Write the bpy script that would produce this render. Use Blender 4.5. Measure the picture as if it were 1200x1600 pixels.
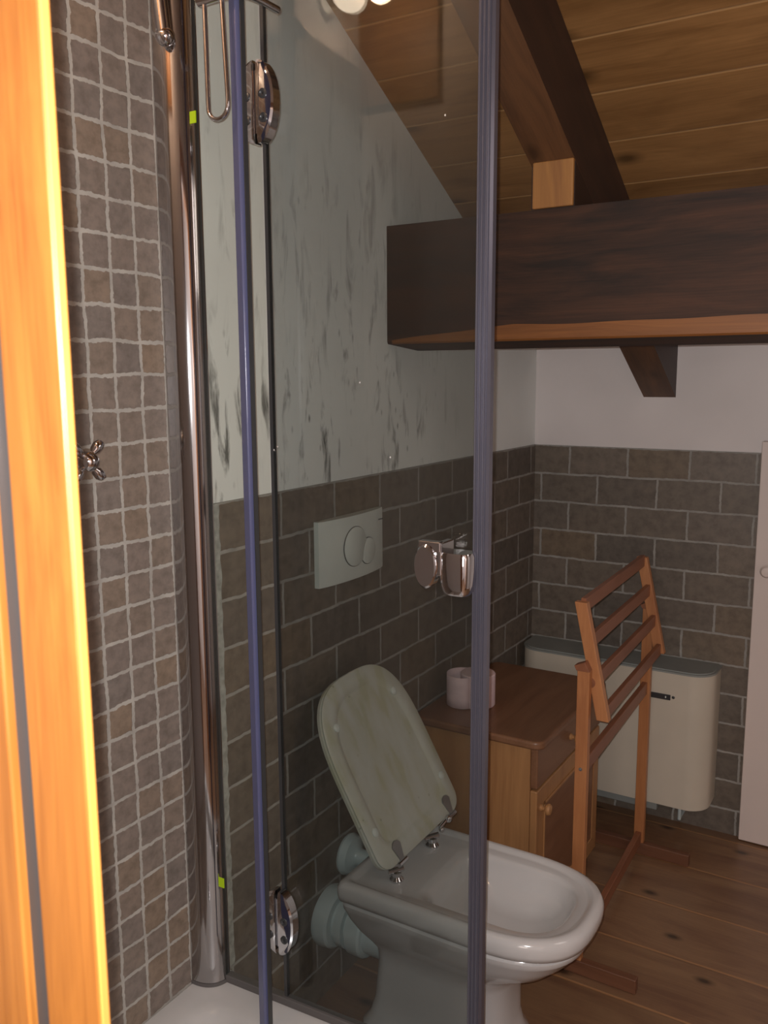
import bpy, bmesh, math, random
from mathutils import Vector, Matrix
random.seed(4)
PI = math.pi
for o in list(bpy.data.objects): bpy.data.objects.remove(o)
S = bpy.context.scene
COL = S.collection

# ------------------------------------------------------------------ camera
CAM = Vector((1.2, 0.0, 1.572))
def cam_axes(yaw, pitch, roll):
    cy, sy, cp, sp = math.cos(yaw), math.sin(yaw), math.cos(pitch), math.sin(pitch)
    f = Vector((sy*cp, cy*cp, -sp)); r = Vector((cy, -sy, 0)); u = r.cross(f)
    cr, sr = math.cos(roll), math.sin(roll)
    return cr*r + sr*u, -sr*r + cr*u, f
cr_, cu_, cf_ = cam_axes(*[math.radians(a) for a in (-31.5036, 8.87086, -0.3316)])
cd = bpy.data.cameras.new('camera'); cam = bpy.data.objects.new('camera', cd); COL.objects.link(cam)
cam.matrix_world = Matrix(((cr_.x, cu_.x, -cf_.x, CAM.x), (cr_.y, cu_.y, -cf_.y, CAM.y), (cr_.z, cu_.z, -cf_.z, CAM.z), (0, 0, 0, 1)))
cd.sensor_fit = 'VERTICAL'; cd.sensor_height = 24.0; cd.sensor_width = 18.0
cd.lens = 1369.25/1600*24.0
cd.clip_start = 0.01; cd.clip_end = 50
cd.dof.use_dof = True; cd.dof.focus_distance = 2.1; cd.dof.aperture_fstop = 9.0
S.camera = cam

# ------------------------------------------------------------------ world, lights, exposure
w = bpy.data.worlds.new('world'); S.world = w; w.use_nodes = True
w.node_tree.nodes['Background'].inputs[0].default_value = (0.9, 0.8, 0.7, 1)
w.node_tree.nodes['Background'].inputs[1].default_value = 0.02
def lamp(name, kind, loc, energy, color, **kw):
    d = bpy.data.lights.new(name, kind); d.energy = energy; d.color = color
    for k, v in kw.items(): setattr(d, k, v)
    o = bpy.data.objects.new(name, d); o.location = loc; COL.objects.link(o); return o
# the phone's flash, a couple of centimetres beside its lens
lamp('flash_light', 'POINT', CAM + cr_*-0.010 + cu_*0.014 + cf_*0.002, 64.0, (1.0, 0.99, 0.99), shadow_soft_size=0.004)
# warm fill added behind the camera to brighten the far wall and floor
hl = lamp('hallway_fill', 'AREA', (1.30, -1.3, 1.45), 11.0, (1.0, 0.88, 0.80), size=0.8)
hl.rotation_euler = (math.radians(90), 0, 0)
# weak fill added out of frame on the right to lift the bathroom
rl = lamp('fill_light', 'AREA', (2.1, 1.5, 2.1), 3.0, (1.0, 0.87, 0.80), size=0.6)
rl.rotation_euler = (0, math.radians(35), 0)
S.view_settings.view_transform = 'Standard'; S.view_settings.look = 'None'
S.view_settings.exposure = 0.0; S.view_settings.gamma = 1.0; S.view_settings.use_curve_mapping = False

# ------------------------------------------------------------------ materials
def lin(h):
    if isinstance(h, str):
        h = h.lstrip('#'); c = [int(h[i:i+2], 16)/255 for i in (0, 2, 4)]
        return tuple((x/12.92 if x <= .04045 else ((x+.055)/1.055)**2.4) for x in c) + (1,)
    return tuple(h) + (1,)
class NT:
    def __init__(s, name):
        s.m = bpy.data.materials.new(name); s.m.use_nodes = True; s.t = s.m.node_tree
        s.b = s.t.nodes['Principled BSDF']; s.out = s.t.nodes['Material Output']
    def n(s, typ, ins=None, **kw):
        nd = s.t.nodes.new('ShaderNode'+typ)
        for k, v in kw.items(): setattr(nd, k, v)
        for k, v in (ins or {}).items():
            if isinstance(v, bpy.types.NodeSocket): s.t.links.new(v, nd.inputs[k])
            else: nd.inputs[k].default_value = v
        return nd
    def set(s, **kw):
        for k, v in kw.items():
            k = k.replace('_', ' ')
            if isinstance(v, bpy.types.NodeSocket): s.t.links.new(v, s.b.inputs[k])
            else: s.b.inputs[k].default_value = v
    def ramp(s, fac, stops, interp='LINEAR'):
        r = s.n('ValToRGB', {'Fac': fac}); r.color_ramp.interpolation = interp
        e = r.color_ramp.elements
        while len(e) < len(stops): e.new(0.5)
        for i, (p, c) in enumerate(stops):
            e[i].position = p; e[i].color = c if len(c) == 4 else tuple(c)+(1,)
        return r.outputs[0]
    def mix(s, fac, a, b, mode='MIX'):
        m = s.n('Mix', data_type='RGBA', blend_type=mode)
        for i, v in ((0, fac), (6, a), (7, b)):
            if isinstance(v, bpy.types.NodeSocket): s.t.links.new(v, m.inputs[i])
            else: m.inputs[i].default_value = v
        return m.outputs[2]
    def math(s, op, a, b=0.0, c=0.0, clamp=False):
        m = s.n('Math', operation=op, use_clamp=clamp)
        for i, v in enumerate((a, b, c)):
            if isinstance(v, bpy.types.NodeSocket): s.t.links.new(v, m.inputs[i])
            else: m.inputs[i].default_value = v
        return m.outputs[0]
    def bump(s, h, strength=.3, dist=.002):
        b = s.n('Bump', {'Strength': strength, 'Distance': dist, 'Height': h})
        s.t.links.new(b.outputs[0], s.b.inputs['Normal'])

def m_plain(name, col, rough=.5, metal=0.0, var=.06, scale=8, bump=0.0, spec=.5, coat=0.0):
    k = NT(name); co = k.n('TexCoord').outputs['Object']
    nz = k.n('TexNoise', {'Vector': co, 'Scale': scale, 'Detail': 4.0})
    c = lin(col); a = tuple(x*(1-var) for x in c[:3])+(1,); b = tuple(min(1, x*(1+var)) for x in c[:3])+(1,)
    k.set(Base_Color=k.ramp(nz.outputs[0], [(.3, a), (.7, b)]), Roughness=rough, Metallic=metal)
    k.b.inputs['Specular IOR Level'].default_value = spec
    k.b.inputs['Coat Weight'].default_value = coat
    if bump: k.bump(nz.outputs[0], bump, .002)
    return k.m

def m_tiles(name, bw, rh, off, cols, grout, mortar, wob=.0035, wscale=55, mscale=30):
    k = NT(name); uv = k.n('TexCoord').outputs['UV']
    nz = k.n('TexNoise', {'Vector': uv, 'Scale': wscale, 'Detail': 3.0, 'Roughness': .6})
    nl = k.n('TexNoise', {'Vector': uv, 'Scale': 11.0, 'Detail': 1.0})
    d1 = k.n('VectorMath', {0: nz.outputs['Color'], 1: (.5, .5, .5)}, operation='SUBTRACT').outputs[0]
    d2 = k.n('VectorMath', {0: nl.outputs['Color'], 1: (.5, .5, .5)}, operation='SUBTRACT').outputs[0]
    s1 = k.n('VectorMath', {0: d1, 1: (wob*2.0,)*3}, operation='MULTIPLY').outputs[0]
    s2 = k.n('VectorMath', {0: d2, 1: (wob*1.9,)*3}, operation='MULTIPLY').outputs[0]
    v = k.n('VectorMath', {0: uv, 1: s1}, operation='ADD').outputs[0]
    v = k.n('VectorMath', {0: v, 1: s2}, operation='ADD').outputs[0]
    br = k.n('TexBrick', {'Vector': v, 'Color1': (0, 0, 0, 1), 'Color2': (1, 1, 1, 1), 'Mortar': (.5, .5, .5, 1), 'Scale': 1.0,
              'Mortar Size': mortar, 'Mortar Smooth': .25, 'Bias': 0.0, 'Brick Width': bw, 'Row Height': rh})
    br.offset = off; br.offset_frequency = 2; br.squash = 1.0
    rnd = k.n('SeparateColor', {'Color': br.outputs['Color']}).outputs[0]
    base = k.ramp(rnd, [(i/(len(cols)-1), lin(c)) for i, c in enumerate(cols)])
    mot = k.n('TexNoise', {'Vector': uv, 'Scale': mscale, 'Detail': 7.0, 'Roughness': .65}).outputs[0]
    mott = k.ramp(mot, [(.25, (.62, .60, .58, 1)), (.55, (1, 1, 1, 1)), (.8, (1.22, 1.18, 1.12, 1))])
    base = k.mix(1.0, base, mott, 'MULTIPLY')
    gn = k.n('TexNoise', {'Vector': uv, 'Scale': 24.0, 'Detail': 5.0}).outputs[0]
    g = lin(grout); gc = k.ramp(gn, [(.3, tuple(x*.72 for x in g[:3])+(1,)), (.7, g)])
    k.set(Base_Color=k.mix(br.outputs['Fac'], base, gc), Roughness=k.ramp(br.outputs['Fac'], [(0, (.48,)*3), (1, (.9,)*3)]))
    h = k.math('SUBTRACT', k.math('MULTIPLY', mot, .25), br.outputs['Fac'])
    k.bump(h, .55, .0016)
    return k.m

def m_wood(name, dark, light, ax='u', grain=1.0, rough=.45, knots=0.0, plank=None, seam='#6b4a22', var=.25, coat=.15, kscale=2.2, uvmode=True):
    """grain runs along u of the UV map (or along the given object axis)."""
    k = NT(name); tc = k.n('TexCoord')
    if uvmode: v = tc.outputs['UV']
    else:
        v = tc.outputs['Object']
        rot = {'x': (0, 0, 0), 'y': (0, 0, PI/2), 'z': (0, PI/2, 0)}[ax]
        v = k.n('Mapping', {'Vector': v, 'Rotation': rot}).outputs[0]
    sep = k.n('SeparateXYZ', {'Vector': v})
    row = None
    if plank:
        row = k.math('FLOOR', k.math('DIVIDE', sep.outputs[1], plank))
        wn = k.n('TexWhiteNoise', {'W': row}, noise_dimensions='1D').outputs[0]
        offs = k.n('CombineXYZ', {'X': k.math('MULTIPLY', wn, 7.3), 'Z': k.math('MULTIPLY', wn, 3.1)}).outputs[0]
        vv = k.n('VectorMath', {0: v, 1: offs}, operation='ADD').outputs[0]
    else: vv = v
    st = k.n('Mapping', {'Vector': vv, 'Scale': (1.2*grain, 16*grain, 16*grain)}).outputs[0]
    warp = k.n('TexNoise', {'Vector': k.n('Mapping', {'Vector': vv, 'Scale': (1.6, 5, 5)}).outputs[0], 'Scale': 1.0, 'Detail': 2.0})
    st2 = k.n('VectorMath', {0: st, 1: k.n('VectorMath', {0: warp.outputs['Color'], 1: (2.2, 3.2, 3.2)}, operation='MULTIPLY').outputs[0]}, operation='ADD').outputs[0]
    n1 = k.n('TexNoise', {'Vector': st2, 'Scale': 1.0, 'Detail': 5.0, 'Roughness': .62}).outputs[0]
    st3 = k.n('Mapping', {'Vector': vv, 'Scale': (5*grain, 190*grain, 190*grain)}).outputs[0]
    n2 = k.n('TexNoise', {'Vector': st3, 'Scale': 1.0, 'Detail': 3.0}).outputs[0]
    f = k.math('ADD', k.math('MULTIPLY', n1, .78), k.math('MULTIPLY', n2, .22))
    c = k.ramp(f, [(.36, lin(dark)), (.62, lin(light))])
    if knots:
        kv = k.n('Mapping', {'Vector': vv, 'Scale': (kscale*.55, kscale, kscale)}).outputs[0]
        vn = k.n('TexVoronoi', {'Vector': kv, 'Scale': 1.0, 'Randomness': .9}, voronoi_dimensions='2D'); vo = vn.outputs['Distance']
        kn = k.ramp(vo, [(.03, (1, 1, 1, 1)), (.07, (.5, .5, .5, 1)), (.12, (0, 0, 0, 1))])
        keep = k.math('GREATER_THAN', k.n('SeparateColor', {'Color': vn.outputs['Color']}).outputs[0], .25)
        kn = k.math('MULTIPLY', kn, keep)
        dk = tuple(x*.22 for x in lin(dark)[:3])+(1,)
        c = k.mix(k.math('MULTIPLY', kn, knots), c, dk)
    if plank:
        tint = k.ramp(wn, [(0, (1-var,)*3+(1,)), (1, (1+var*.5,)*3+(1,))])
        c = k.mix(1.0, c, tint, 'MULTIPLY')
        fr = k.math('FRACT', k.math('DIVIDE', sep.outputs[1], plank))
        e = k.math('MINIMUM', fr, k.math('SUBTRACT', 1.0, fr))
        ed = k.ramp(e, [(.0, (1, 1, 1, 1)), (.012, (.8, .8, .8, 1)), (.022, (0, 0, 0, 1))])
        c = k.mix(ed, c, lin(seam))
        hh = k.math('SUBTRACT', k.math('MULTIPLY', n2, .15), ed)
        k.bump(hh, .5, .002)
    else: k.bump(f, .25, .0015)
    k.set(Base_Color=c, Roughness=rough)
    k.b.inputs['Coat Weight'].default_value = coat; k.b.inputs['Coat Roughness'].default_value = .3
    return k.m

def m_plaster(name, col, mould=0.0):
    k = NT(name); co = k.n('TexCoord').outputs['Object']
    n1 = k.n('TexNoise', {'Vector': co, 'Scale': 3.0, 'Detail': 6.0}).outputs[0]
    c = lin(col)
    base = k.ramp(n1, [(.3, tuple(x*.9 for x in c[:3])+(1,)), (.7, c)])
    if mould:
        # damp mould: vertical runs and specks low on the wall near the shower
        mp = k.n('Mapping', {'Vector': co, 'Scale': (30, 30, 7.0)}).outputs[0]
        a = k.n('TexNoise', {'Vector': mp, 'Scale': 1.0, 'Detail': 5.0, 'Roughness': .6, 'Distortion': .6}).outputs[0]
        a = k.ramp(a, [(.54, (0, 0, 0, 1)), (.68, (1, 1, 1, 1))])
        b = k.n('TexNoise', {'Vector': co, 'Scale': 5.0, 'Detail': 2.0}).outputs[0]
        b = k.ramp(b, [(.34, (0, 0, 0, 1)), (.58, (1, 1, 1, 1))])
        sp = k.n('TexVoronoi', {'Vector': k.n('Mapping', {'Vector': co, 'Scale': (1, 1, .45)}).outputs[0], 'Scale': 30.0}).outputs['Distance']
        sp = k.ramp(sp, [(.04, (1, 1, 1, 1)), (.16, (0, 0, 0, 1))])
        z = k.n('SeparateXYZ', {'Vector': co})
        zf = k.n('MapRange', {'Value': z.outputs[2], 'From Min': 2.25, 'From Max': 1.45, 'To Min': .12, 'To Max': 1.0}).outputs[0]
        yf = k.n('MapRange', {'Value': z.outputs[1], 'From Min': 2.45, 'From Max': 2.0, 'To Min': 0.0, 'To Max': 1.0}).outputs[0]
        m = k.math('MULTIPLY', k.math('MAXIMUM', k.math('MULTIPLY', a, 1.0), k.math('MULTIPLY', sp, .8)), b)
        m = k.math('MULTIPLY', k.math('MULTIPLY', m, zf), yf)
        base = k.mix(k.math('MULTIPLY', m, mould, clamp=True), base, lin('#2f2c22'))
    k.set(Base_Color=base, Roughness=.9)
    n3 = k.n('TexNoise', {'Vector': co, 'Scale': 45.0, 'Detail': 4.0}).outputs[0]
    k.bump(n3, .15, .002)
    return k.m

def m_glass(name, tint=(.86, .90, .87), haze=.03, refl=1.0):
    k = NT(name); k.t.nodes.remove(k.b)
    tr = k.n('BsdfTransparent', {'Color': tint+(1,)})
    gl = k.n('BsdfGlossy', {'Color': (1, 1, 1, 1), 'Roughness': .02})
    co = k.n('TexCoord').outputs['Object']
    nz = k.n('TexNoise', {'Vector': k.n('Mapping', {'Vector': co, 'Scale': (9, 9, 2.5)}).outputs[0], 'Scale': 1.0, 'Detail': 6.0}).outputs[0]
    df = k.n('BsdfDiffuse', {'Color': (.75, .76, .74, 1)})
    g_ = k.n('NewGeometry'); dt = k.n('VectorMath', {0: g_.outputs['Normal'], 1: g_.outputs['Incoming']}, operation='DOT_PRODUCT').outputs['Value']
    fc = k.math('SUBTRACT', 1.0, k.math('ABSOLUTE', dt)); fr = k.math('ADD', k.math('MULTIPLY', k.math('POWER', fc, 5.0), .95), .028)
    a = k.n('MixShader', {0: k.math('MULTIPLY', k.ramp(nz, [(.3, (.3,)*3), (.75, (1.6,)*3)]), haze), 1: tr.outputs[0], 2: df.outputs[0]})
    b = k.n('MixShader', {0: k.math('MULTIPLY', fr, refl), 1: a.outputs[0], 2: gl.outputs[0]})
    k.t.links.new(b.outputs[0], k.out.inputs[0])
    return k.m

def m_mix_clear(name, col, clear=.4, rough=.25):
    """milky translucent plastic"""
    k = NT(name); k.set(Base_Color=lin(col), Roughness=rough, Alpha=1-clear)
    k.b.inputs['Specular IOR Level'].default_value = .8
    co = k.n('TexCoord').outputs['Object']
    nz = k.n('TexNoise', {'Vector': co, 'Scale': 20.0}).outputs[0]
    k.set(Roughness=k.ramp(nz, [(.3, (rough*.8,)*3), (.7, (rough*1.2,)*3)]))
    return k.m

TC = ['#7a7068', '#82756a', '#74695f', '#8a7563', '#7b7572', '#8c7a6c']
M = {
 'plaster': m_plaster('white_plaster', '#eae2df'),
 'plaster_m': m_plaster('mouldy_plaster', '#f0f2ee', .85),
 'brick': m_tiles('brick_tiles', .2085, .1025, .5, ['#6d6359', '#756a5e', '#665e56', '#796e63', '#786855'], '#a5a19a', .0042),
 'mosaic': m_tiles('mosaic_tiles', .0591, .0591, 0.0, ['#7f736b', '#85786e', '#7c726b', '#897766', '#82756b', '#83766d'], '#b5afa6', .0038, .0046, 80, 45),
 'ceil': m_wood('ceiling_boards', '#7a5530', '#9a7044', knots=.75, plank=.158, seam='#ab8458', kscale=4.2, rough=.4),  # lighter seam colour stands in for light caught on the board edges
 'floor': m_wood('floor_boards', '#775540', '#927052', knots=.9, plank=.236, seam='#a87c55', kscale=6.5, rough=.38),
 'beam': m_wood('dark_beam_wood', '#1f1108', '#472a18', rough=.7, grain=1.3, coat=0.0, knots=.6, kscale=3.2),
 'beam_end': m_wood('pale_block_wood', '#8a5c34', '#a8763f', rough=.55, grain=1.1),
 'beam_edge': m_wood('orange_beam_edge', '#6f421c', '#8d5828', rough=.55, coat=0.0, grain=1.1),
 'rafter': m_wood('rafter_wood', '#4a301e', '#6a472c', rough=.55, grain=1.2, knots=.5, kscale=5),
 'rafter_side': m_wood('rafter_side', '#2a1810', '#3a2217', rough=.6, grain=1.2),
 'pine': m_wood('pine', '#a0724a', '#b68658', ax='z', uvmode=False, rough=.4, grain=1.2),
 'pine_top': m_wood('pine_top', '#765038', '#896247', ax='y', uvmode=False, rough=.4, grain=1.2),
 'beech': m_wood('beech_rack', '#a36840', '#b97e50', ax='z', uvmode=False, rough=.45, grain=1.4),
 'beech_y': m_wood('beech_rail', '#7c4a30', '#915c40', ax='y', uvmode=False, rough=.45, grain=1.4),
 'foot_wood': m_wood('foot_wood', '#653f2b', '#7a5139', ax='x', uvmode=False, rough=.5, grain=1.4),
 'jamb': m_wood('door_frame_wood', '#7c4718', '#a4672a', ax='z', uvmode=False, rough=.4, grain=1.6),
 'jamb_edge': m_plain('door_frame_edge', '#c88a42', .35),
 'seal': m_plain('grey_frame_seal', '#5f5a58', .7),
 'chrome': m_plain('chrome', '#d5d5d8', .07, 1.0, .02),
 'chrome_w': m_plain('polished_profile', '#b9b6b6', .10, 1.0, .02),
 'ceramic': m_plain('white_ceramic', '#c9c5c3', .12, 0, .03, 3, 0, .5, .5),
 'ceramic_in': m_plain('bowl_glaze', '#d4d6d3', .15, 0, .02, 3),
 
 'plastic': m_plain('white_plastic', '#d3d7d0', .35),
 'pipe': m_plain('white_pipe_plastic', '#c2cccb', .3),
 'enamel': m_plain('cream_enamel', '#cdc3b2', .45, 0, .03),
 'grille': m_plain('grey_top_panel', '#8e918d', .5),
 'tray': m_plain('acrylic_tray', '#bcb9b6', .25),
 'grout': m_plain('rough_grout', '#9c9c95', .9, 0, .25, 60, .8),
 'paper': m_plain('toilet_paper', '#e3c9cb', .95, 0, .05, 60, .3),
 'card': m_plain('cardboard_core', '#8b7158', .9),
 'dark': m_plain('dark_plate', '#3b3b3c', .35),
 'steel': m_plain('brushed_plate', '#9a9a9a', .3, .8),
 'lime': m_plain('lime_tape', '#b4d516', .5),
 'doorw': m_plain('painted_door_white', '#dfd0c8', .5, 0, .02),
 'glass': m_glass('shower_glass', (.775, .80, .795), .006, 1.0),
 'glass2': m_glass('clear_side_glass', (.93, .94, .92), .006, .5),
 'strip': m_mix_clear('lilac_plastic_strip', '#62658a', .2, .2),
 'alu': m_plain('ribbed_profile', '#66646f', .3, .5, .05),
 'lampw': m_plain('lamp_metal', '#cfcac4', .3, .6),
}
k = NT('yellowed_seat'); co = k.n('TexCoord').outputs['Object']
a = k.n('TexNoise', {'Vector': k.n('Mapping', {'Vector': co, 'Scale': (14, 26, 5)}).outputs[0], 'Scale': 1.0, 'Detail': 5.0}).outputs[0]
sp_ = k.n('TexVoronoi', {'Vector': co, 'Scale': 28.0}).outputs['Distance']
c_ = k.ramp(a, [(.35, lin('#bab8a0')), (.46, lin('#c2c1b3')), (.7, lin('#c9c9c1'))])
c_ = k.mix(k.math('MULTIPLY', k.ramp(sp_, [(.03, (1, 1, 1, 1)), (.09, (0, 0, 0, 1))]), .5), c_, lin('#5d5740'))
k.set(Base_Color=c_, Roughness=.3); M['seat'] = k.m
k = NT('glare_bulb'); k.set(Base_Color=lin('#fff2e0')); k.b.inputs['Emission Color'].default_value = (1, .82, .62, 1); k.b.inputs['Emission Strength'].default_value = 14.0  # glowing bulb of the lamp added above the shower
M['bulb'] = k.m

# ------------------------------------------------------------------ mesh helpers
class MB:
    def __init__(s): s.bm = bmesh.new(); s.mats = []; s.mi = 0; s.uvl = None
    def mat(s, key):
        if key not in s.mats: s.mats.append(key)
        s.mi = s.mats.index(key); return s
    def face(s, vs):
        try: f = s.bm.faces.new(vs); f.material_index = s.mi; return f
        except ValueError: return None
    def box(s, x0, x1, y0, y1, z0, z1):
        v = [s.bm.verts.new((x, y, z)) for x in (x0, x1) for y in (y0, y1) for z in (z0, z1)]
        for q in ((0, 1, 3, 2), (4, 6, 7, 5), (0, 4, 5, 1), (2, 3, 7, 6), (0, 2, 6, 4), (1, 5, 7, 3)): s.face([v[i] for i in q])
        return s
    def quadbox(s, a, b):
        """box between two parallel quads of 4 points"""
        va = [s.bm.verts.new(p) for p in a]; vb = [s.bm.verts.new(p) for p in b]
        s.face(va[::-1]); s.face(vb)
        for i in range(4): s.face([va[i], va[(i+1) % 4], vb[(i+1) % 4], vb[i]])
        return s
    def loft(s, rings, c0=True, c1=True, closed=True):
        R = [[s.bm.verts.new(p) for p in r] for r in rings]; n = len(R[0])
        for a, b in zip(R, R[1:]):
            for i in range(n if closed else n-1):
                j = (i+1) % n; s.face([a[i], a[j], b[j], b[i]])
        if c0: s.face(R[0][::-1])
        if c1: s.face(R[-1])
        return s
    def prism(s, pts, d):
        d = Vector(d); return s.loft([[Vector(p) for p in pts], [Vector(p)+d for p in pts]])
    def frame(s, d):
        d = Vector(d).normalized(); a = Vector((0, 0, 1)) if abs(d.z) < .9 else Vector((1, 0, 0))
        u = d.cross(a).normalized(); return u, d.cross(u).normalized(), d
    def cyl(s, p0, p1, r, n=24, r1=None):
        p0, p1 = Vector(p0), Vector(p1); u, v, d = s.frame(p1-p0); r1 = r if r1 is None else r1
        ring = lambda p, q: [p+u*q*math.cos(2*PI*i/n)+v*q*math.sin(2*PI*i/n) for i in range(n)]
        return s.loft([ring(p0, r), ring(p1, r1)])
    def lathe(s, org, ax, prof, n=28, sx=1.0, sy=1.0, up=None):
        """prof: list of (r, h) along ax from org"""
        org = Vector(org); d = Vector(ax).normalized()
        if up is None: u, v, d = s.frame(d)
        else: u = Vector(up).normalized(); v = d.cross(u).normalized()
        return s.loft([[org+d*h+u*r*sx*math.cos(2*PI*i/n)+v*r*sy*math.sin(2*PI*i/n) for i in range(n)] for r, h in prof])
    def tube(s, pts, r, n=12, closed=False):
        pts = [Vector(p) for p in pts]; rings = []; pu = None
        for i, p in enumerate(pts):
            a = pts[max(i-1, 0)]; b = pts[min(i+1, len(pts)-1)]; d = (b-a).normalized()
            if pu is None: u, v, _ = s.frame(d)
            else: u = (pu-d*pu.dot(d)).normalized(); v = d.cross(u)
            pu = u
            rr = r[i] if isinstance(r, (list, tuple)) else r
            rings.append([p+u*rr*math.cos(2*PI*k/n)+v*rr*math.sin(2*PI*k/n) for k in range(n)])
        return s.loft(rings)
    def sphere(s, c, r, n=16, sc=(1, 1, 1)):
        c = Vector(c); m = n//2
        rings = [[c+Vector((r*sc[0]*math.sin(t)*math.cos(2*PI*i/n), r*sc[1]*math.sin(t)*math.sin(2*PI*i/n), r*sc[2]*math.cos(t))) for i in range(n)]
                 for t in [PI*(j+.02)/(m+.04) for j in range(m+1)]]
        return s.loft(rings)
    def uv(s, fn):
        s.uvl = fn; return s
ROOT = {}
def build(name, mb, mats, parent=None, smooth=False, bevel=0.0, seg=2, ang=35):
    mats = [mats] if isinstance(mats, str) else mats
    bmesh.ops.recalc_face_normals(mb.bm, faces=mb.bm.faces)
    if mb.uvl:
        l = mb.bm.loops.layers.uv.new('UVMap'); mb.bm.normal_update()
        for f in mb.bm.faces:
            for lp in f.loops: lp[l].uv = mb.uvl(lp.vert.co, f.normal)
    off = ROOT.get(parent.name, Vector()) if parent else Vector()
    for v in mb.bm.verts: v.co -= off
    me = bpy.data.meshes.new(name); mb.bm.to_mesh(me); mb.bm.free()
    for m in (mb.mats or mats): me.materials.append(M[m])
    o = bpy.data.objects.new(name, me); COL.objects.link(o)
    if parent:
        o.parent = parent; ROOT[o.name] = off
    if smooth:
        for p in me.polygons: p.use_smooth = True
        try: me.set_sharp_from_angle(angle=math.radians(ang))
        except Exception: pass
    if bevel:
        b = o.modifiers.new('bevel', 'BEVEL'); b.width = bevel; b.segments = seg; b.limit_method = 'ANGLE'; b.angle_limit = math.radians(40)
        for p in me.polygons: p.use_smooth = True
        b.harden_normals = True
    return o
def thing(name, loc, label, cat, group=None):
    o = bpy.data.objects.new(name, None); o.location = loc; o.empty_display_size = .05; COL.objects.link(o)
    o['label'] = label; o['category'] = cat
    if group: o['group'] = group
    ROOT[o.name] = Vector(loc); return o
def tag(o, label, cat, group=None):
    o['label'] = label; o['category'] = cat
    if group: o['group'] = group
    return o
def struct(o, label=None):
    o['kind'] = 'structure'
    if label: o['label'] = label
    return o

# ------------------------------------------------------------------ the room shell
YF = 3.02                      # far wall
TOPT = 1.319                   # top of the brick tiling
ZT = .334                      # rim of the shower tray
ceil_z = lambda y: 2.026+.535*(2.428-y)
YE = 1.236                     # where mosaic ends and brick tiling begins (behind the glass profile)
XR = 2.45
# left wall: mosaic in the shower, brick tiles beyond, plaster above
b = MB()
b.mat('mosaic'); b.box(-.12, 0, .30, YE, 0, 2.34)
wl = build('wall_left', b.uv(lambda c, n: (c.y-1.188+2*.0591*20, c.z-1.574+.0591*40)), 'mosaic'); struct(wl, 'brown stone mosaic wall inside the shower')
b = MB().mat('brick'); b.box(-.12, 0, YE, YF+.12, 0, TOPT)
struct(build('wall_left', b.uv(lambda c, n: (c.y-1.520+.2085*20, c.z-TOPT+20*.1025)), 'brick'), 'lower part of left wall in brown brick tiles')
b = MB(); y0, y1 = YE, YF+.12
b.prism([(-.12, y0, TOPT), (-.12, y1, TOPT), (-.12, y1, ceil_z(y1)), (-.12, y0, ceil_z(y0))], (.115, 0, 0))
struct(build('wall_left', b, 'plaster_m'), 'upper left wall in white plaster with mould stains')
b = MB(); b.prism([(-.12, .30, 2.34), (-.12, YE, 2.34), (-.12, YE, ceil_z(YE)), (-.12, .30, ceil_z(.30))], (.12, 0, 0)); struct(build('wall_left', b, 'plaster'), 'white plaster above the mosaic')
# far wall
b = MB(); b.box(-.12, .771, YF, YF+.12, 0, TOPT)
b.uv(lambda c, n: ((c.x if abs(n.y) > .5 else c.x+c.y-YF)-.1315+.2085*20, c.z-TOPT+20*.1025))
struct(build('wall_far', b, 'brick'), 'lower part of far wall in brown brick tiles')
b = MB(); b.box(-.12, XR, YF+.006, YF+.12, TOPT, 1.9); b.box(.771, XR, YF+.012, YF+.12, 0, TOPT)
struct(build('wall_far', b, 'plaster'), 'upper far wall in white plaster')
# floor
b = MB(); b.box(-.2, XR+.1, -1.9, YF+.15, -.05, 0); b.uv(lambda c, n: (c.x+.3, c.y-2.262+.236*30))
struct(build('floor', b, 'floor'))
# sloping board ceiling
b = MB(); ya, yb = .30, YF+.15
b.prism([(-.12, ya, ceil_z(ya)), (-.12, yb, ceil_z(yb)), (-.12, yb, ceil_z(yb)+.04), (-.12, ya, ceil_z(ya)+.04)], (XR+.24, 0, 0))
b.uv(lambda c, n: (c.x+2.0, (c.y-1.946)*1.134+.158*30))
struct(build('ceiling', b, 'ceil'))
# right wall and near wall with the door opening, hallway behind the camera
b = MB(); b.box(XR, XR+.1, -1.9, YF+.12, 0, 3.3)
struct(build('wall_right', b, 'plaster'))
b = MB(); b.box(-.12, .60, .36, .44, 0, 3.1); b.box(1.78, XR, .36, .44, 0, 3.1); b.box(.60, 1.78, .36, .44, 2.16, 3.1)
struct(build('wall_near', b, 'plaster'))
b = MB(); b.box(-.6, XR, -1.9, -1.82, 0, 2.7); b.box(-.68, -.6, -1.9, .36, 0, 2.7)
struct(build('wall_hallway', b, 'plaster'))
b = MB(); b.box(-.6, XR, -1.85, .36, 2.62, 2.68); b.uv(lambda c, n: (c.x, c.y+9))
struct(build('ceiling_hallway', b, 'ceil'))

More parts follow.
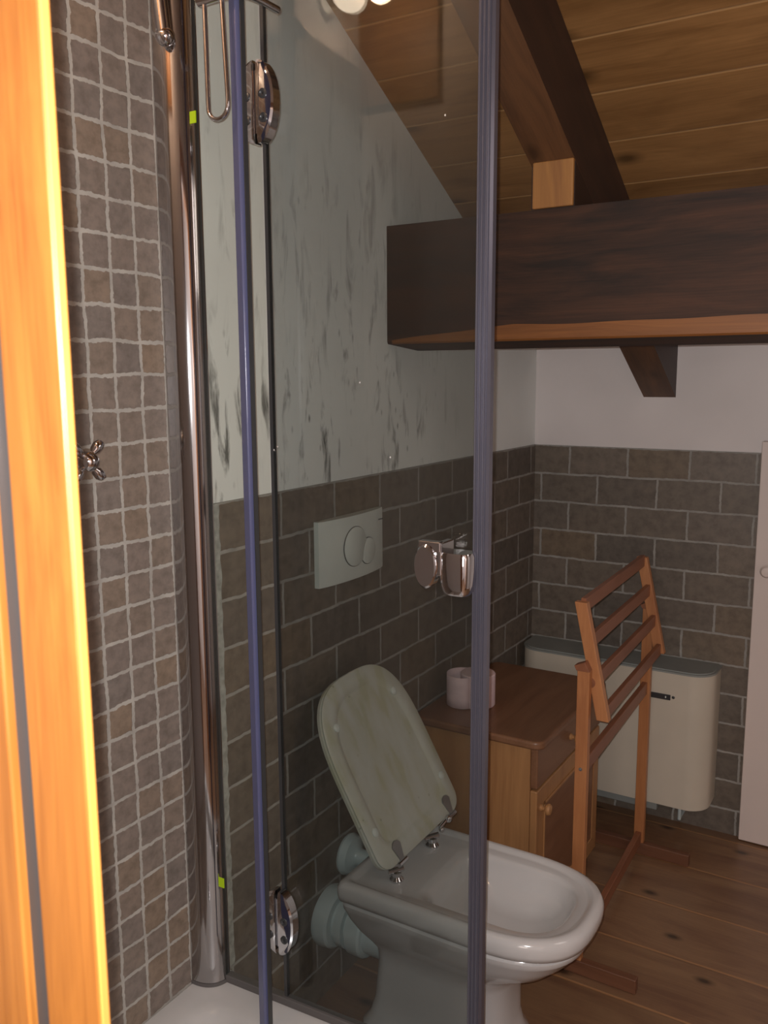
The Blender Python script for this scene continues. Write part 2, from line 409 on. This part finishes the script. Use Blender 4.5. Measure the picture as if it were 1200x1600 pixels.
# wooden door frame, very near the camera
d1 = thing('door_1', (.80, .30, 0), 'orange wooden door frame blurred at left edge of picture', 'door frame')
d1['kind'] = 'structure'
b = MB(); b.box(.782, .829, .295, .303, 0, 2.16); build('frame_board', b, 'jamb', d1, bevel=.0015)
b = MB(); b.box(.8285, .8306, .2956, .301, 0, 2.16); build('rounded_edge', b, 'jamb_edge', d1, bevel=.0009)
b = MB(); b.box(.755, .783, .302, .306, 0, 2.16); build('frame_seal', b, 'dark', d1)
b = MB(); b.box(.56, .7625, .296, .305, 0, 2.2); b.box(.60, .66, .305, .44, 0, 2.16); build('architrave', b, 'jamb', d1, bevel=.002)
b = MB(); b.box(1.70, 1.80, .292, .46, 0, 2.2); build('frame_board', b, 'jamb', d1, bevel=.004)
b = MB(); b.box(.66, 1.80, .292, .46, 2.12, 2.24); build('frame_head', b, 'jamb', d1, bevel=.004)

# white door at the far right
d2 = thing('door_2', (.77, YF, 0), 'plain white painted low door at right end of far wall', 'door'); d2['kind'] = 'structure'
b = MB(); b.box(.772, 1.50, YF-.028, YF+.005, .004, 1.358); build('door_panel', b, 'doorw', d2, bevel=.003)
b = MB(); b.lathe((.812, YF-.028, .945), (0, -1, 0), [(.008, 0), (.008, .012), (.018, .018), (.02, .028), (.014, .036), (.004, .038)]); build('door_knob', b, 'doorw', d2, smooth=True)

# rough grout joint where the brick tiles start
random.seed(9); b = MB(); n = 70
ringsL = []
for i in range(n+1):
    z = .30+(TOPT-.30)*i/n; a = 1.297+random.uniform(-.003, .003); c = 1.319+random.uniform(-.002, .0025)
    ringsL.append([(-.002, a, z), (.0025, a+.002, z), (.003, c-.003, z), (-.002, c, z)])
b.loft(ringsL); struct(build('trim_1', b, 'grout', smooth=True), 'rough grey grout joint beside the shower profile')

# ------------------------------------------------------------------ timber roof structure
bm_ = thing('ceiling_beam', (1.2, 2.06, 1.66), 'thick dark brown timber beam across the room below the boards', 'beam')
x0, x1 = -.06, XR
b = MB(); yb0, yb1, zb0, zb1 = 1.987, 2.150, 1.660, 1.948
ch = .028
prof = [(yb0, zb1), (yb0, zb0+ch+.012), (yb0+ch*.55, zb0), (yb1, zb0), (yb1, zb1)]
zb0 = 1.652
prof = [(yb0, zb1), (yb0, zb0+.006), (yb0+.004, zb0), (yb1, zb0-.014), (yb1, zb1)]
b.prism([(x0, y, z) for y, z in prof], (x1-x0, 0, 0)); b.uv(lambda c, n: (c.x+.4, (c.z if abs(n.y) > .5 else c.y+.3)+1.7)); build('timber', b, 'beam', bm_)
b = MB(); N = 160; L = []
for i in range(N+1):
    x = .01+(x1-.01)*i/N; t = min(1, x/.35); wob_ = .0018*math.sin(x*9)+.0012*math.sin(x*23)
    hi = zb0+.008+.030*t+wob_
    L.append([(x, yb0-.0010, hi), (x, yb0-.0012, zb0+.004), (x, yb0+.003, zb0-.0005), (x, yb0+.004, zb0+.002), (x, yb0+.001, zb0+.007), (x, yb0+.001, hi)])
b.loft(L); b.uv(lambda c, n: (c.x, c.z*2)); build('worn_edge', b, 'beam_edge', bm_, smooth=True)

rf = thing('rafter', (.44, 2.0, 2.05), 'dark brown rafter running down the sloping ceiling onto the beam', 'rafter')
xr0, xr1 = .385, .491; dep = .213
b = MB(); ys = [.44, 1.2, 1.95]
def rz(y): return ceil_z(y)-dep
yend = YF+.005
b.quadbox([(xr0, .44, rz(.44)), (xr1, .44, rz(.44)), (xr1, .44, ceil_z(.44)-.002), (xr0, .44, ceil_z(.44)-.002)],
          [(xr0, yend, rz(yend)), (xr1, yend, rz(yend)), (xr1, yend, ceil_z(yend)-.002), (xr0, yend, ceil_z(yend)-.002)])
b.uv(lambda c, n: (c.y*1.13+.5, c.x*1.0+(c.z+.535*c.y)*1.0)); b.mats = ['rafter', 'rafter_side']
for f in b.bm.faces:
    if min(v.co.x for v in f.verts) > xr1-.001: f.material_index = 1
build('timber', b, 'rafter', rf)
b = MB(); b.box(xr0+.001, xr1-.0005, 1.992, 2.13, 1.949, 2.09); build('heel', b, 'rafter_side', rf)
b = MB(); b.box(.392, .4895, 1.980, 1.991, 1.949, 2.052); b.uv(lambda c, n: (c.z+c.x, c.x)); 
tag(build('support_block', b, 'beam_end', bevel=.003), 'pale wooden block between the thick beam and the rafter', 'wood block')

# ------------------------------------------------------------------ shower
tr = thing('shower_tray', (.35, .8, 0), 'white acrylic shower tray below the mosaic wall', 'shower tray')
TX, TY0, TY1 = .74, .44, 1.262
b = MB()
def rr(x0, x1, y0, y1, r, z, n=6):
    P = []
    for cx, cy, a in ((x1-r, y1-r, 0), (x0+r, y1-r, PI/2), (x0+r, y0+r, PI), (x1-r, y0+r, 1.5*PI)):
        for i in range(n+1): P.append((cx+r*math.cos(a+PI/2*i/n), cy+r*math.sin(a+PI/2*i/n), z))
    return P
b.loft([rr(.0005, TX, TY0, TY1, .006, .22), rr(.0005, TX, TY0, TY1, .006, ZT-.004), rr(.003, TX-.004, TY0+.003, TY1-.003, .006, ZT),
        rr(.05, TX-.05, TY0+.05, TY1-.085, .05, ZT-.001), rr(.065, TX-.065, TY0+.065, TY1-.10, .06, ZT-.012), rr(.10, TX-.10, TY0+.10, TY1-.13, .06, ZT-.075), rr(.25, TX-.25, TY0+.25, TY1-.28, .06, ZT-.085)])
build('basin', b, 'tray', tr, smooth=True)
b = MB(); b.box(.0005, TX-.02, TY0, TY1-.02, 0, .22); b.uv(lambda c, n: (c.x+c.y, c.z)); build('tiled_plinth', b, 'brick', tr)
b = MB(); b.lathe((.35, .82, ZT-.084), (0, 0, 1), [(.045, 0), (.045, .004), (.03, .007), (.002, .008)]); build('drain_cover', b, 'chrome', tr, smooth=True)

# glass runs from the wall profile: line y = gy(x)
GY = 1.222
gy = lambda x: GY+.055*x
sc_ = thing('shower_screen', (.12, GY, ZT), 'clear fixed glass screen with wide chrome wall profile beside the mosaic', 'shower screen')
# wide half-round chrome wall profile
b = MB(); n = 28
def prof_ring(z, ins=0.0):
    P = []
    X, y0_, y1_ = .060-ins, 1.188+ins, 1.238
    P.append((.0002, y0_, z))
    for i in range(n+1):
        a = PI/2*i/n
        P.append((X*math.sin(a)**.85 if a else .001, y1_-(y1_-y0_)*math.cos(a)**.9, z))
    P.append((.0002, y1_, z))
    return P
b.loft([prof_ring(ZT+.006), prof_ring(2.42)]); build('wall_profile', b, 'chrome_w', sc_, smooth=True, ang=50)
b = MB(); b.loft([prof_ring(ZT-.001, -.002), prof_ring(ZT+.006, -.002)]); build('profile_foot', b, 'seal', sc_)
b = MB()   # slim second profile holding the glass
b.box(.048, .060, 1.226, 1.236, ZT+.004, 2.42)
build('glass_channel', b, 'dark', sc_)
def pane(xa, xb, z0, z1, th=.006):
    ya, yb = gy(xa), gy(xb)
    return MB().quadbox([(xa, ya, z0), (xb, yb, z0), (xb, yb+th, z0), (xa, ya+th, z0)], [(xa, ya, z1), (xb, yb, z1), (xb, yb+th, z1), (xa, ya+th, z1)])
build('glass_pane', pane(.060, .200, ZT+.018, 2.40), 'glass2', sc_)
b = pane(.058, .70, ZT-.0005, ZT+.016, .018); build('bottom_rail', b, 'seal', sc_, bevel=.002)

dr = thing('shower_door', (.26, GY, ZT), 'tinted glass shower door hung on two chrome hinges', 'shower door')
build('glass_pane', pane(.213, .600, ZT+.022, 2.36), 'glass', dr)
b = pane(.206, .213, ZT+.022, 2.36, .008); build('hinge_side_seal', b, 'dark', dr)
# ribbed lilac sealing profile on the free edge
b = MB(); xs = .602; yy = gy(xs)
P = []
for i in range(7):
    P += [(xs+.0034*i, yy-.007-(.0012 if i % 2 else 0), 0), (xs+.0034*i+.0018, yy-.0085-(.0012 if i % 2 else 0), 0)]
P += [(xs+.025, yy-.002, 0), (xs+.025, yy+.010, 0), (xs, yy+.012, 0)]
b.loft([[Vector(p)+Vector((-.003, 0, ZT+.02)) for p in P], [Vector(p)+Vector((.001, 0, 2.40)) for p in P]]); build('free_edge_profile', b, 'alu', dr, smooth=True, ang=20)

def oval_disc(mb, c, rx, rz_, y0, y1, half=None, n=28):
    P = []
    for i in range(n+1):
        a = {None: 2*PI, 'L': PI, 'R': PI}[half]*i/n + {None: 0, 'L': PI/2, 'R': -PI/2}[half]
        P.append((c[0]+rx*math.cos(a), c[1], c[2]+rz_*math.sin(a)))
    if half is None: P = P[:-1]
    q = lambda y, s: [(c[0]+(p[0]-c[0])*s, y, c[2]+(p[2]-c[2])*s) for p in P]
    mb.loft([q(y1, 1), q(y0+.003, 1), q(y0, .9)])
for zc, g in ((2.025, .230), (.525, .262)):
    yh = gy(.21)
    for half, dx in (('L', -.004), ('R', .004)):
        b = MB(); oval_disc(b, (.208+dx, 0, zc), .036 if half == 'L' else .034, .066, yh-.022, yh-.0015, half); h = build('hinge', b, 'chrome', dr, smooth=True)
        s_ = -1 if half == 'L' else 1
        for dz in (-.028, .010):
            b = MB(); b.lathe((0.208+s_*.018, yh-.020, zc+dz), (0, -1, 0), [(.008, 0), (.008, .0035), (.005, .0045), (.003, .0025), (.001, .002)], 14); build('screw', b, 'dark', h, smooth=True)
    b = MB(); b.cyl((0.208, yh-.012, zc-.05), (0.208, yh-.012, zc+.05), .006); build('hinge_pin', b, 'chrome', dr, smooth=True)

# handle: oval knob plate with a bridge and a curved grip block
hd = build('handle', (lambda mb: (oval_disc(mb, (.540, 0, 1.270), .020, .036, gy(.57)-.055, gy(.57)-.035), mb)[1])(MB()), 'chrome', dr, smooth=True)
b = MB(); b.box(.525, .566, gy(.57)-.050, gy(.57)-.036, 1.293, 1.311); b.box(.553, .567, gy(.57)-.048, gy(.57)-.002, 1.255, 1.309)
build('handle_bridge', b, 'chrome', hd, bevel=.003)
b = MB(); R_ = []
for z, s in ((1.294, .92), (1.288, 1), (1.264, 1), (1.242, .95), (1.230, .86), (1.225, .7)):
    R_.append([(.586+s*.028*math.copysign(abs(math.cos(a))**.6, math.cos(a)), gy(.62)-.030+s*.022*math.copysign(abs(math.sin(a))**.6, math.sin(a)), z) for a in [2*PI*i/28 for i in range(28)]])
b.loft(R_); build('handle_grip', b, 'chrome', hd, smooth=True)

# water drops drying on the glass door
for dx_, dz_ in ((.214, 1.441), (.222, 1.447), (.392, 1.560), (.449, 1.437), (.546, 1.962)):
    b = MB(); b.sphere((dx_, gy(dx_)-.0004, dz_), .0014, 10, (1, .6, 1.2)); build('water_drop', b, 'ceramic', dr, smooth=True)

# lilac plastic edge strip standing inside the fixed glass
b = MB(); P = [(.204, 1.160), (.222, 1.154), (.226, 1.160), (.226, 1.170), (.208, 1.176)]
b.loft([[(x-.002, y, ZT+.002) for x, y in P], [(x-.002, y, 2.38) for x, y in P]])
es = thing('edge_strip', (.20, 1.165, ZT), 'narrow lilac plastic strip standing left of the glass door hinges', 'plastic strip')
build('strip_body', b, 'strip', es, bevel=.002)
b = MB(); b.box(.2265, .2285, 1.158, 1.168, ZT+.002, 2.38); build('dark_lip', b, 'dark', es)

# wire hook
hk = thing('towel_hook', (.19, 1.15, 2.16), 'long chrome wire loop hanging at top of shower screen', 'hook')
b = MB(); pts = [(.171, 1.138, 2.17)]
pts += [(.172, 1.138, 2.01)]
for i in range(1, 14):
    a = PI+PI*i/14; pts.append((.193+.021*math.cos(a), 1.138, 2.003+.021*math.sin(a)))
pts += [(.214, 1.138, 2.01), (.207, 1.138, 2.17)]
b.tube(pts, .0036); build('wire_loop', b, 'chrome', hk, smooth=True)
b = MB(); b.cyl((.160, 1.138, 2.166), (.236, 1.138, 2.166), .009); b.tube([(.236, 1.138, 2.166), (.245, 1.18, 2.166), (.245, gy(.24)-.002, 2.166)], .006); build('holder_bar', b, 'chrome', hk, smooth=True)
# chrome clamp fitting at the top of the wall profile
b = MB(); b.sphere((.040, 1.182, 2.150), .017, 18); b.tube([(.040, 1.180, 2.155), (.036, 1.176, 2.22), (.032, 1.172, 2.40)], .014)
build('top_clamp', b, 'chrome', sc_, smooth=True)

# lime tape marks
for z, nm in ((2.023, 'small lime green tape mark high on the chrome wall profile'), (.562, 'small lime green tape mark low on the chrome wall profile')):
    b = MB(); b.box(.056, .070, 1.2175, 1.2195, z-.010, z+.010)
    tag(build('tape_mark', b, 'lime'), nm, 'tape')

# cross handle of the shower valve
vz, vy = 1.437, .955
vl = thing('shower_valve', (0, vy, vz), 'chrome cross handle shower valve on the mosaic wall', 'valve')
b = MB(); b.lathe((.0, vy, vz), (1, 0, 0), [(.034, 0), (.034, .006), (.026, .012), (.016, .016), (.014, .045)]); build('escutcheon', b, 'chrome', vl, smooth=True)
b = MB(); b.lathe((.040, vy, vz), (1, 0, 0), [(.012, 0), (.016, .006), (.016, .022), (.010, .030), (.002, .033)]); hv = build('hub', b, 'chrome', vl, smooth=True)
for i in range(4):
    a = PI/4+PI/2*i; d = Vector((0, math.cos(a), math.sin(a))); c = Vector((.052, vy, vz))
    b = MB(); b.lathe(c+d*.008, d, [(.005, 0), (.005, .010), (.0085, .016), (.0095, .026), (.007, .033), (.002, .036)], 16); build('cross_arm', b, 'chrome', vl, smooth=True)

# lamp added out of frame above the shower to put glare in the glass door
wlp = thing('glare_lamp', (0, .63, 2.435), 'glowing lamp added out of frame above the shower for glare in the glass', 'lamp')
b = MB(); b.lathe((0, .63, 2.435), (1, 0, 0), [(.035, 0), (.035, .01), (.012, .014), (.012, .03)]); build('lamp_base', b, 'lampw', wlp, smooth=True)
b = MB(); b.sphere((.062, .63, 2.44), .036, 20, (1, 1.5, 1.0)); build('bulb', b, 'bulb', wlp, smooth=True)
lg = lamp('glare_lamp_light', 'POINT', (.14, .63, 2.44), 4.0, (1.0, .66, .42), shadow_soft_size=.03)
b = MB(); b.box(0, .215, .441, .455, 2.245, 2.95); b.uv(lambda c, n: (c.z, c.x)); struct(build('reflection_board', b, 'beam_end', bevel=.002), 'wooden board added out of frame for warm reflections in the shower glass')  # unseen board added so the glass door reflects a warm patch
# ------------------------------------------------------------------ flush plate
fp = thing('flush_plate', (0, 1.785, 1.15), 'white dual flush plate on the brick tiles above toilet', 'flush plate')
b = MB(); y0, y1, z0, z1 = 1.642, 1.928, 1.073, 1.232
R_ = []
for i in range(13):
    t = i/12; y = y0+(y1-y0)*t; bul = .012+.016*math.sin(PI*min(1, max(0, t*1.0)))**.7
    R_.append([(.0, y, z0), (bul, y, z0), (bul+.001, y, z0+.004), (bul+.001, y, z1-.004), (bul, y, z1), (0, y, z1)])
b.loft(R_); pl_ = build('plate', b, 'plastic', fp, smooth=True, ang=50)
def btn(cy, cz, r, nm):
    b = MB(); xx = .0288
    b.lathe((xx, cy, cz), (1, 0, 0), [(r, 0), (r, .0022), (r-.0015, .0032), (.002, .0036)], 40); bb = build(nm, b, 'plastic', fp, smooth=True)
    b = MB(); b.lathe((xx-.001, cy, cz), (1, 0, 0), [(r+.0016, 0), (r+.0016, .0018), (r-.001, .0018), (r-.001, 0)], 40); build('button_gap', b, 'seal', bb)
btn(1.775, 1.155, .049, 'large_button'); btn(1.832, 1.135, .033, 'small_button')
b = MB(); b.box(.0275, .0290, 1.885, 1.906, 1.205, 1.2075); build('brand_mark', b, 'seal', fp)

# ------------------------------------------------------------------ toilet
TYC = 1.708
to = thing('toilet', (.35, TYC, 0), 'white ceramic toilet with raised seat standing against the brick wall', 'toilet')
def D(x0, x1, hw, z, rb=.03, k=.56, N=64, p=2.35):
    """rounded back, superelliptic front, always N points"""
    xm = x1-(x1-x0)*.42; P = []
    nf = 36; p = 2.7
    for i in range(nf+1):
        a = -PI/2+PI*i/nf; c, s = math.cos(a), math.sin(a)
        P.append((xm+(x1-xm)*abs(c)**(2/p), hw*math.copysign(abs(s)**(2/p), s)))
    nb = 8
    for cx, cy, a0 in ((x0+rb, hw-rb, PI/2), (x0+rb, -hw+rb, PI)):
        for i in range(nb+1): a = a0+PI/2*i/nb; P.append((cx+rb*math.cos(a), cy+rb*math.sin(a)))
    return [(x, TYC+y, z) for x, y in P]
RZ = .42
b = MB()
rings = [
 D(.150, .520, .124, .0, .03), D(.150, .522, .126, .035, .03), D(.165, .508, .114, .055, .03), D(.175, .500, .108, .10, .03),
 D(.185, .500, .108, .20, .03), D(.182, .512, .112, .235, .03), D(.172, .560, .130, .262, .03), D(.155, .610, .150, .292, .03), D(.140, .645, .164, .325, .025), D(.136, .660, .170, .345, .02),
 D(.133, .668, .173, .352, .02), D(.133, .669, .174, .362, .02), D(.138, .662, .168, .366, .02), D(.138, .662, .168, .369, .02), D(.126, .680, .178, .374, .016),
 D(.124, .684, .180, .386, .016), D(.124, .685, .180, .404, .016), D(.129, .679, .175, .415, .016), D(.138, .670, .166, .4195, .016), D(.148, .660, .157, .418, .016),
 D(.152, .654, .152, .412, .016), D(.160, .648, .146, .410, .016), D(.300, .632, .128, .4105, .03), D(.314, .624, .120, .405, .04), D(.322, .619, .116, .395, .045),
 D(.334, .607, .107, .362, .05), D(.338, .603, .104, .359, .05), D(.360, .580, .088, .332, .05), D(.42, .52, .045, .318, .02)]
b.loft(rings); build('bowl', b, 'ceramic', to, smooth=True, ang=60)
b = MB(); b.loft([D(.148, .524, .128, .0, .03), D(.148, .524, .128, .003, .03)])
build('floor_joint', b, 'seal', to)
# waste connector and feed pipe to the wall
b = MB(); cy = TYC-.035; cz = .215
def vring(x, r): return [(x, cy+r*math.cos(2*PI*i/36), cz+r*math.sin(2*PI*i/36)) for i in range(36)]
b.loft([vring(*q) for q in ((.0, .074), (.010, .077), (.036, .074), (.042, .068), (.044, .052), (.054, .050), (.056, .062), (.078, .062), (.080, .049), (.092, .049), (.094, .068), (.128, .068), (.134, .064), (.136, .055), (.20, .055))])
build('waste_connector', b, 'pipe', to, smooth=True, ang=30)
b = MB(); b.lathe((.0, 1.765, .335), (1, 0, 0), [(.052, 0), (.054, .006), (.048, .024), (.026, .034), (.022, .040), (.022, .16)], 32); build('flush_pipe', b, 'pipe', to, smooth=True)
# hinge posts
hp = []
for y in (1.620, 1.795):
    b = MB(); b.lathe((.236, y, .4095), (0, 0, 1), [(.017, 0), (.017, .005), (.011, .012), (.012, .022), (.004, .026)], 20)
    b.cyl((.222, y-.014, .432), (.246, y+.014, .436), .007); hp.append(build('hinge_post', b, 'chrome', to, smooth=True))
# seat lid, tilted and loose on its hinges
O = Vector((.2612, 1.7131, .4794)); RX = Matrix.Rotation(.0735, 3, 'X'); RY = Matrix.Rotation(-.4891, 3, 'Y'); RZm = Matrix.Rotation(-.0783, 3, 'Z'); RM = RZm @ RY @ RX
wl_, Ln, e_, nn = .3518, .4302, .233, 2.9957
def lid_outline(sc=0.0, N=60):
    P = []; r = .04; hw = wl_/2-sc; L_ = Ln-sc; lo = sc
    for i in range(N+1):
        t = PI*i/N; c, s = math.cos(t), math.sin(t); P.append((hw*math.copysign(abs(c)**(2/nn), c), L_-(e_-sc)+(e_-sc)*abs(s)**(2/nn)))
    for a0, cx in ((PI, -hw+r), (1.5*PI, hw-r)):
        for i in range(9): a = a0+PI/2*i/8; P.append((cx+r*math.cos(a), lo+r+r*math.sin(a)))
    return P
def L2W(u, v, t): return O+RM @ Vector((t, u, v))
b = MB(); b.loft([[L2W(u, v, t) for u, v in lid_outline(s)] for s, t in ((.006, -.022), (.0, -.018), (.0, -.010), (.003, -.008), (.003, -.006), (.0, -.004), (.0, -.001), (.004, .001), (.026, .0022), (.038, .0020), (.043, -.0022), (.048, -.0030))])
ld = build('seat_lid', b, 'seat', to, smooth=True, ang=40)
def buffer(u, v):
    b = MB(); c = L2W(u, v, .0); d = RM @ Vector((1, 0, 0)); b.lathe(c, d, [(.010, 0), (.010, .004), (.007, .006), (.001, .0065)], 16, up=RM @ Vector((0, 0, 1))); build('buffer', b, 'plastic', ld, smooth=True)
for u, v in ((-.148, .09), (.148, .09), (-.120, .335), (.120, .335)): buffer(u, v)
for u in (-.105, .122):   # fan-shaped chrome hinge plates on the lid
    b = MB(); P = [(-.006, -.012), (.006, -.012), (.017, .026), (.010, .034), (0, .037), (-.010, .034), (-.017, .026)]
    b.loft([[L2W(u+p, .010+q, t) for p, q in P] for t in (.001, .0045)]); hh = build('lid_hinge', b, 'steel', ld, bevel=.001)
    b = MB(); b.cyl(L2W(u-.016, -.004, .0), L2W(u+.016, -.004, .0), .0065, 16); build('hinge_barrel', b, 'chrome', hh, smooth=True)
b = MB(); b.cyl(L2W(.060, -.006, .002), L2W(.108, -.002, .002), .0045, 12); b.sphere(L2W(.10, -.004, .004), .010); b.sphere(L2W(.060, -.012, .004), .007); build('loose_hinge_rod', b, 'chrome', ld, smooth=True)

# ------------------------------------------------------------------ cabinet
cb = thing('bathroom_cabinet', (.2, 2.37, 0), 'low pine cabinet with one drawer and one door beside the toilet', 'cabinet')
CX, CY0, CY1, CZ = .385, 2.105, 2.665, .60
b = MB(); b.box(.012, CX-.022, CY0+.012, CY1-.012, .0, CZ-.024); build('body', b, 'pine', cb, bevel=.002)
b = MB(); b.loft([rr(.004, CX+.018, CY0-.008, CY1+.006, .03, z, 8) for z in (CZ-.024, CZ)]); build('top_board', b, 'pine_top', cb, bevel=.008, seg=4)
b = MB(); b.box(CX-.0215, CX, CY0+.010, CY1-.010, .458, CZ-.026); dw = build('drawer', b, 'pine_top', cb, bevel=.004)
def wknob(c, nm, par):
    b = MB(); b.lathe(c, (1, 0, 0), [(.010, 0), (.010, .004), (.006, .008), (.007, .013), (.015, .018), (.0165, .023), (.013, .029), (.003, .031)], 24); return build(nm, b, 'pine', par, smooth=True)
wknob((CX, 2.375, .516), 'knob', dw)
b = MB(); z0, z1 = .03, .452
b.box(CX-.0215, CX, CY0+.010, CY1-.010, z0, z1); do = build('door', b, 'pine', cb, bevel=.004)
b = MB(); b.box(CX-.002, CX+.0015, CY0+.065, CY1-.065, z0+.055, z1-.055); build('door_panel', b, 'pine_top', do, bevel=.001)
for (a0, a1, c0, c1) in ((CY0+.062, CY0+.070, z0+.05, z1-.05), (CY1-.070, CY1-.062, z0+.05, z1-.05)):
    b = MB(); b.box(CX, CX+.004, a0, a1, c0, c1); build('panel_moulding', b, 'pine', do, bevel=.0015)
for (c0, c1) in ((z0+.05, z0+.058), (z1-.058, z1-.05)):
    b = MB(); b.box(CX, CX+.004, CY0+.062, CY1-.062, c0, c1); build('panel_moulding', b, 'pine', do, bevel=.0015)
wknob((CX, 2.145, .395), 'knob', do)

# toilet rolls
tp = thing('toilet_roll', (.130, 2.265, CZ), 'pale pink toilet roll standing on the pine cabinet', 'toilet roll')
b = MB(); c = (.130, 2.275); r = .052
def circ(r, z, n=40): return [(c[0]+r*math.cos(2*PI*i/n), c[1]+r*math.sin(2*PI*i/n), z) for i in range(n)]
b.loft([circ(.020, CZ+.001), circ(r-.002, CZ+.001), circ(r, CZ+.004), circ(r, CZ+.096), circ(r-.003, CZ+.099), circ(.020, CZ+.099), circ(.020, CZ+.001)], False, False); build('paper', b, 'paper', tp, smooth=True)
b = MB(); b.loft([circ(.0195, CZ+.001), circ(.0195, CZ+.099), circ(.018, CZ+.099), circ(.018, CZ+.001), circ(.0195, CZ+.001)], False, False); build('core', b, 'card', tp, smooth=True)
b = MB(); ring = []
for i in range(16):
    a = math.radians(268-i*8); q = r+.001+.040*math.sin(PI*i/15)**.8
    ring.append((c[0]+q*math.cos(a), c[1]+q*math.sin(a)))
b.loft([[(x, y, z) for x, y in ring] for z in (CZ+.002, CZ+.03, CZ+.07, CZ+.096)], False, False, closed=False)
fl = build('loose_sheet', b, 'paper', tp, smooth=True); so = fl.modifiers.new('s', 'SOLIDIFY'); so.thickness = .0015

# ------------------------------------------------------------------ heater on the far wall
ht = thing('wall_heater', (.36, YF, .13), 'cream enamel wall heater with rounded ends below the far tiles', 'heater')
HY = 2.865
def cap(x0, x1, y0, y1, r, z, n=10):   # rounded corners on the near side only
    P = [(x0, y1, z)]
    for i in range(n+1): a = PI+PI/2*i/n; P.append((x0+r+r*math.cos(a), y0+r+r*math.sin(a), z))
    for i in range(n+1): a = 1.5*PI+PI/2*i/n; P.append((x1-r+r*math.cos(a), y0+r+r*math.sin(a), z))
    P.append((x1, y1, z)); return P
b = MB(); b.loft([cap(.012, .684, HY, YF-.002, .075, z) for z in (.125, .596)]); build('casing', b, 'enamel', ht, smooth=True, ang=40)
b = MB(); b.loft([cap(.018, .678, HY+.006, YF-.004, .069, z) for z in (.5955, .602)]); build('top_grille', b, 'grille', ht, smooth=True, ang=40)
b = MB(); b.loft([cap(.010, .686, HY-.002, YF-.002, .077, z) for z in (.592, .598)], True, True); build('top_rim', b, 'grille', ht, smooth=True)
b = MB(); b.box(.492, .556, HY-.005, HY+.001, .500, .518); pn = build('badge', b, 'dark', ht, bevel=.001)
b = MB(); b.box(.539, .543, HY-.0052, HY-.0035, .506, .513); build('badge_light', b, 'plastic', pn)
b = MB(); b.lathe((.565, HY+.001, .511), (0, -1, 0), [(.005, 0), (.005, .003), (.003, .004), (.001, .004)], 16); build('screw', b, 'dark', ht, smooth=True)
b = MB(); b.box(.06, .52, HY+.03, YF-.01, .085, .126); build('base_box', b, 'grille', ht, bevel=.004)
b = MB(); b.cyl((.585, 2.95, .126), (.585, 2.95, .045), .006); b.cyl((.585, 2.95, .05), (.585, YF, .05), .006); build('gas_pipe', b, 'pipe', ht, smooth=True)

# ------------------------------------------------------------------ wooden towel stand
ts = thing('towel_stand', (.515, 2.41, 0), 'slatted wooden towel stand beside the pine cabinet', 'towel stand')
YN, YFAR = 2.07, 2.745
XN, XF = .522, .503
def xa(y): return XN+(XF-XN)*(y-YN)/(YFAR-YN)
hw = .016
for y, zt in ((YN, .835), (YFAR, .835)):
    x = xa(y); b = MB(); b.box(x-hw, x+hw, y-.011, y+.011, .04, zt); build('post', b, 'beech', ts, bevel=.002)
    b = MB(); b.quadbox([(x-.018, y-.013, zt), (x+.016, y-.013, zt), (x+.016, y+.012, zt), (x-.018, y+.012, zt)], [(x-.024, y-.013, zt+.012), (x+.003, y-.013, zt+.024), (x+.003, y+.012, zt+.024), (x-.024, y+.012, zt+.012)]); build('post_cap', b, 'beech_y', ts, bevel=.001)
    b = MB(); xf = x-.148; b.prism([(xf, y-.012, 0), (xf+.31, y-.012, 0), (xf+.31, y-.012, .040), (xf, y-.012, .040)], (0, .024, 0)); build('foot', b, 'foot_wood', ts, bevel=.003)
def rail(xo, z, hz, hx, nm, y0=YN+.012, y1=YFAR-.012, tilt=0.0):
    b = MB(); q = []
    for y in (y0, y1):
        x = xa(y)+xo; cs, sn = math.cos(tilt), math.sin(tilt)
        q.append([(x+u*cs+w_*sn, y, z-u*sn*-1*-1+w_*cs) for u, w_ in ((-hx, -hz), (hx, -hz), (hx, hz), (-hx, hz))])
    b.quadbox(*q); return build(nm, b, 'beech_y', ts, bevel=.002)
rail(0, .575, .020, .008, 'fixed_rail')
rail(0, .060, .020, .009, 'bottom_rail')
# tilted head frame
hxt, hxb, hzt, hzb = -.026, .040, 1.005, .703
til = math.atan2(hxt-hxb, hzt-hzb)
for y in (YN+.024, YFAR+.000):
    x = xa(y)+.006; b = MB(); w2 = .016
    if y > 2.5: y -= .024
    b.quadbox([(x+hxb-w2, y-.011, hzb), (x+hxb+w2, y-.011, hzb), (x+hxb+w2, y+.011, hzb), (x+hxb-w2, y+.011, hzb)],
              [(x+hxt-w2, y-.011, hzt), (x+hxt+w2, y-.011, hzt), (x+hxt+w2, y+.011, hzt), (x+hxt-w2, y+.011, hzt)]); build('side_bar', b, 'beech', ts, bevel=.002)
for t in (.035, .34, .655, .955):
    z = hzt+(hzb-hzt)*t; xo = .006+hxt+(hxb-hxt)*t
    rail(xo, z, .018, .007, 'head_rail', YN+.03, YFAR-.03, 0)
b = MB()
for y in (YN-.012,): b.lathe((xa(y), y, .575), (0, -1, 0), [(.0045, -.001), (.0045, .0012), (.001, .002)], 12)
build('screw', b, 'steel', ts, smooth=True)
b = MB(); b.lathe((xa(YN)+.010, YN+.012, .80), (0, 1, 0), [(.014, 0), (.014, .03), (.010, .036), (.002, .037)], 18); build('tilt_knob', b, 'beech_y', ts, smooth=True)
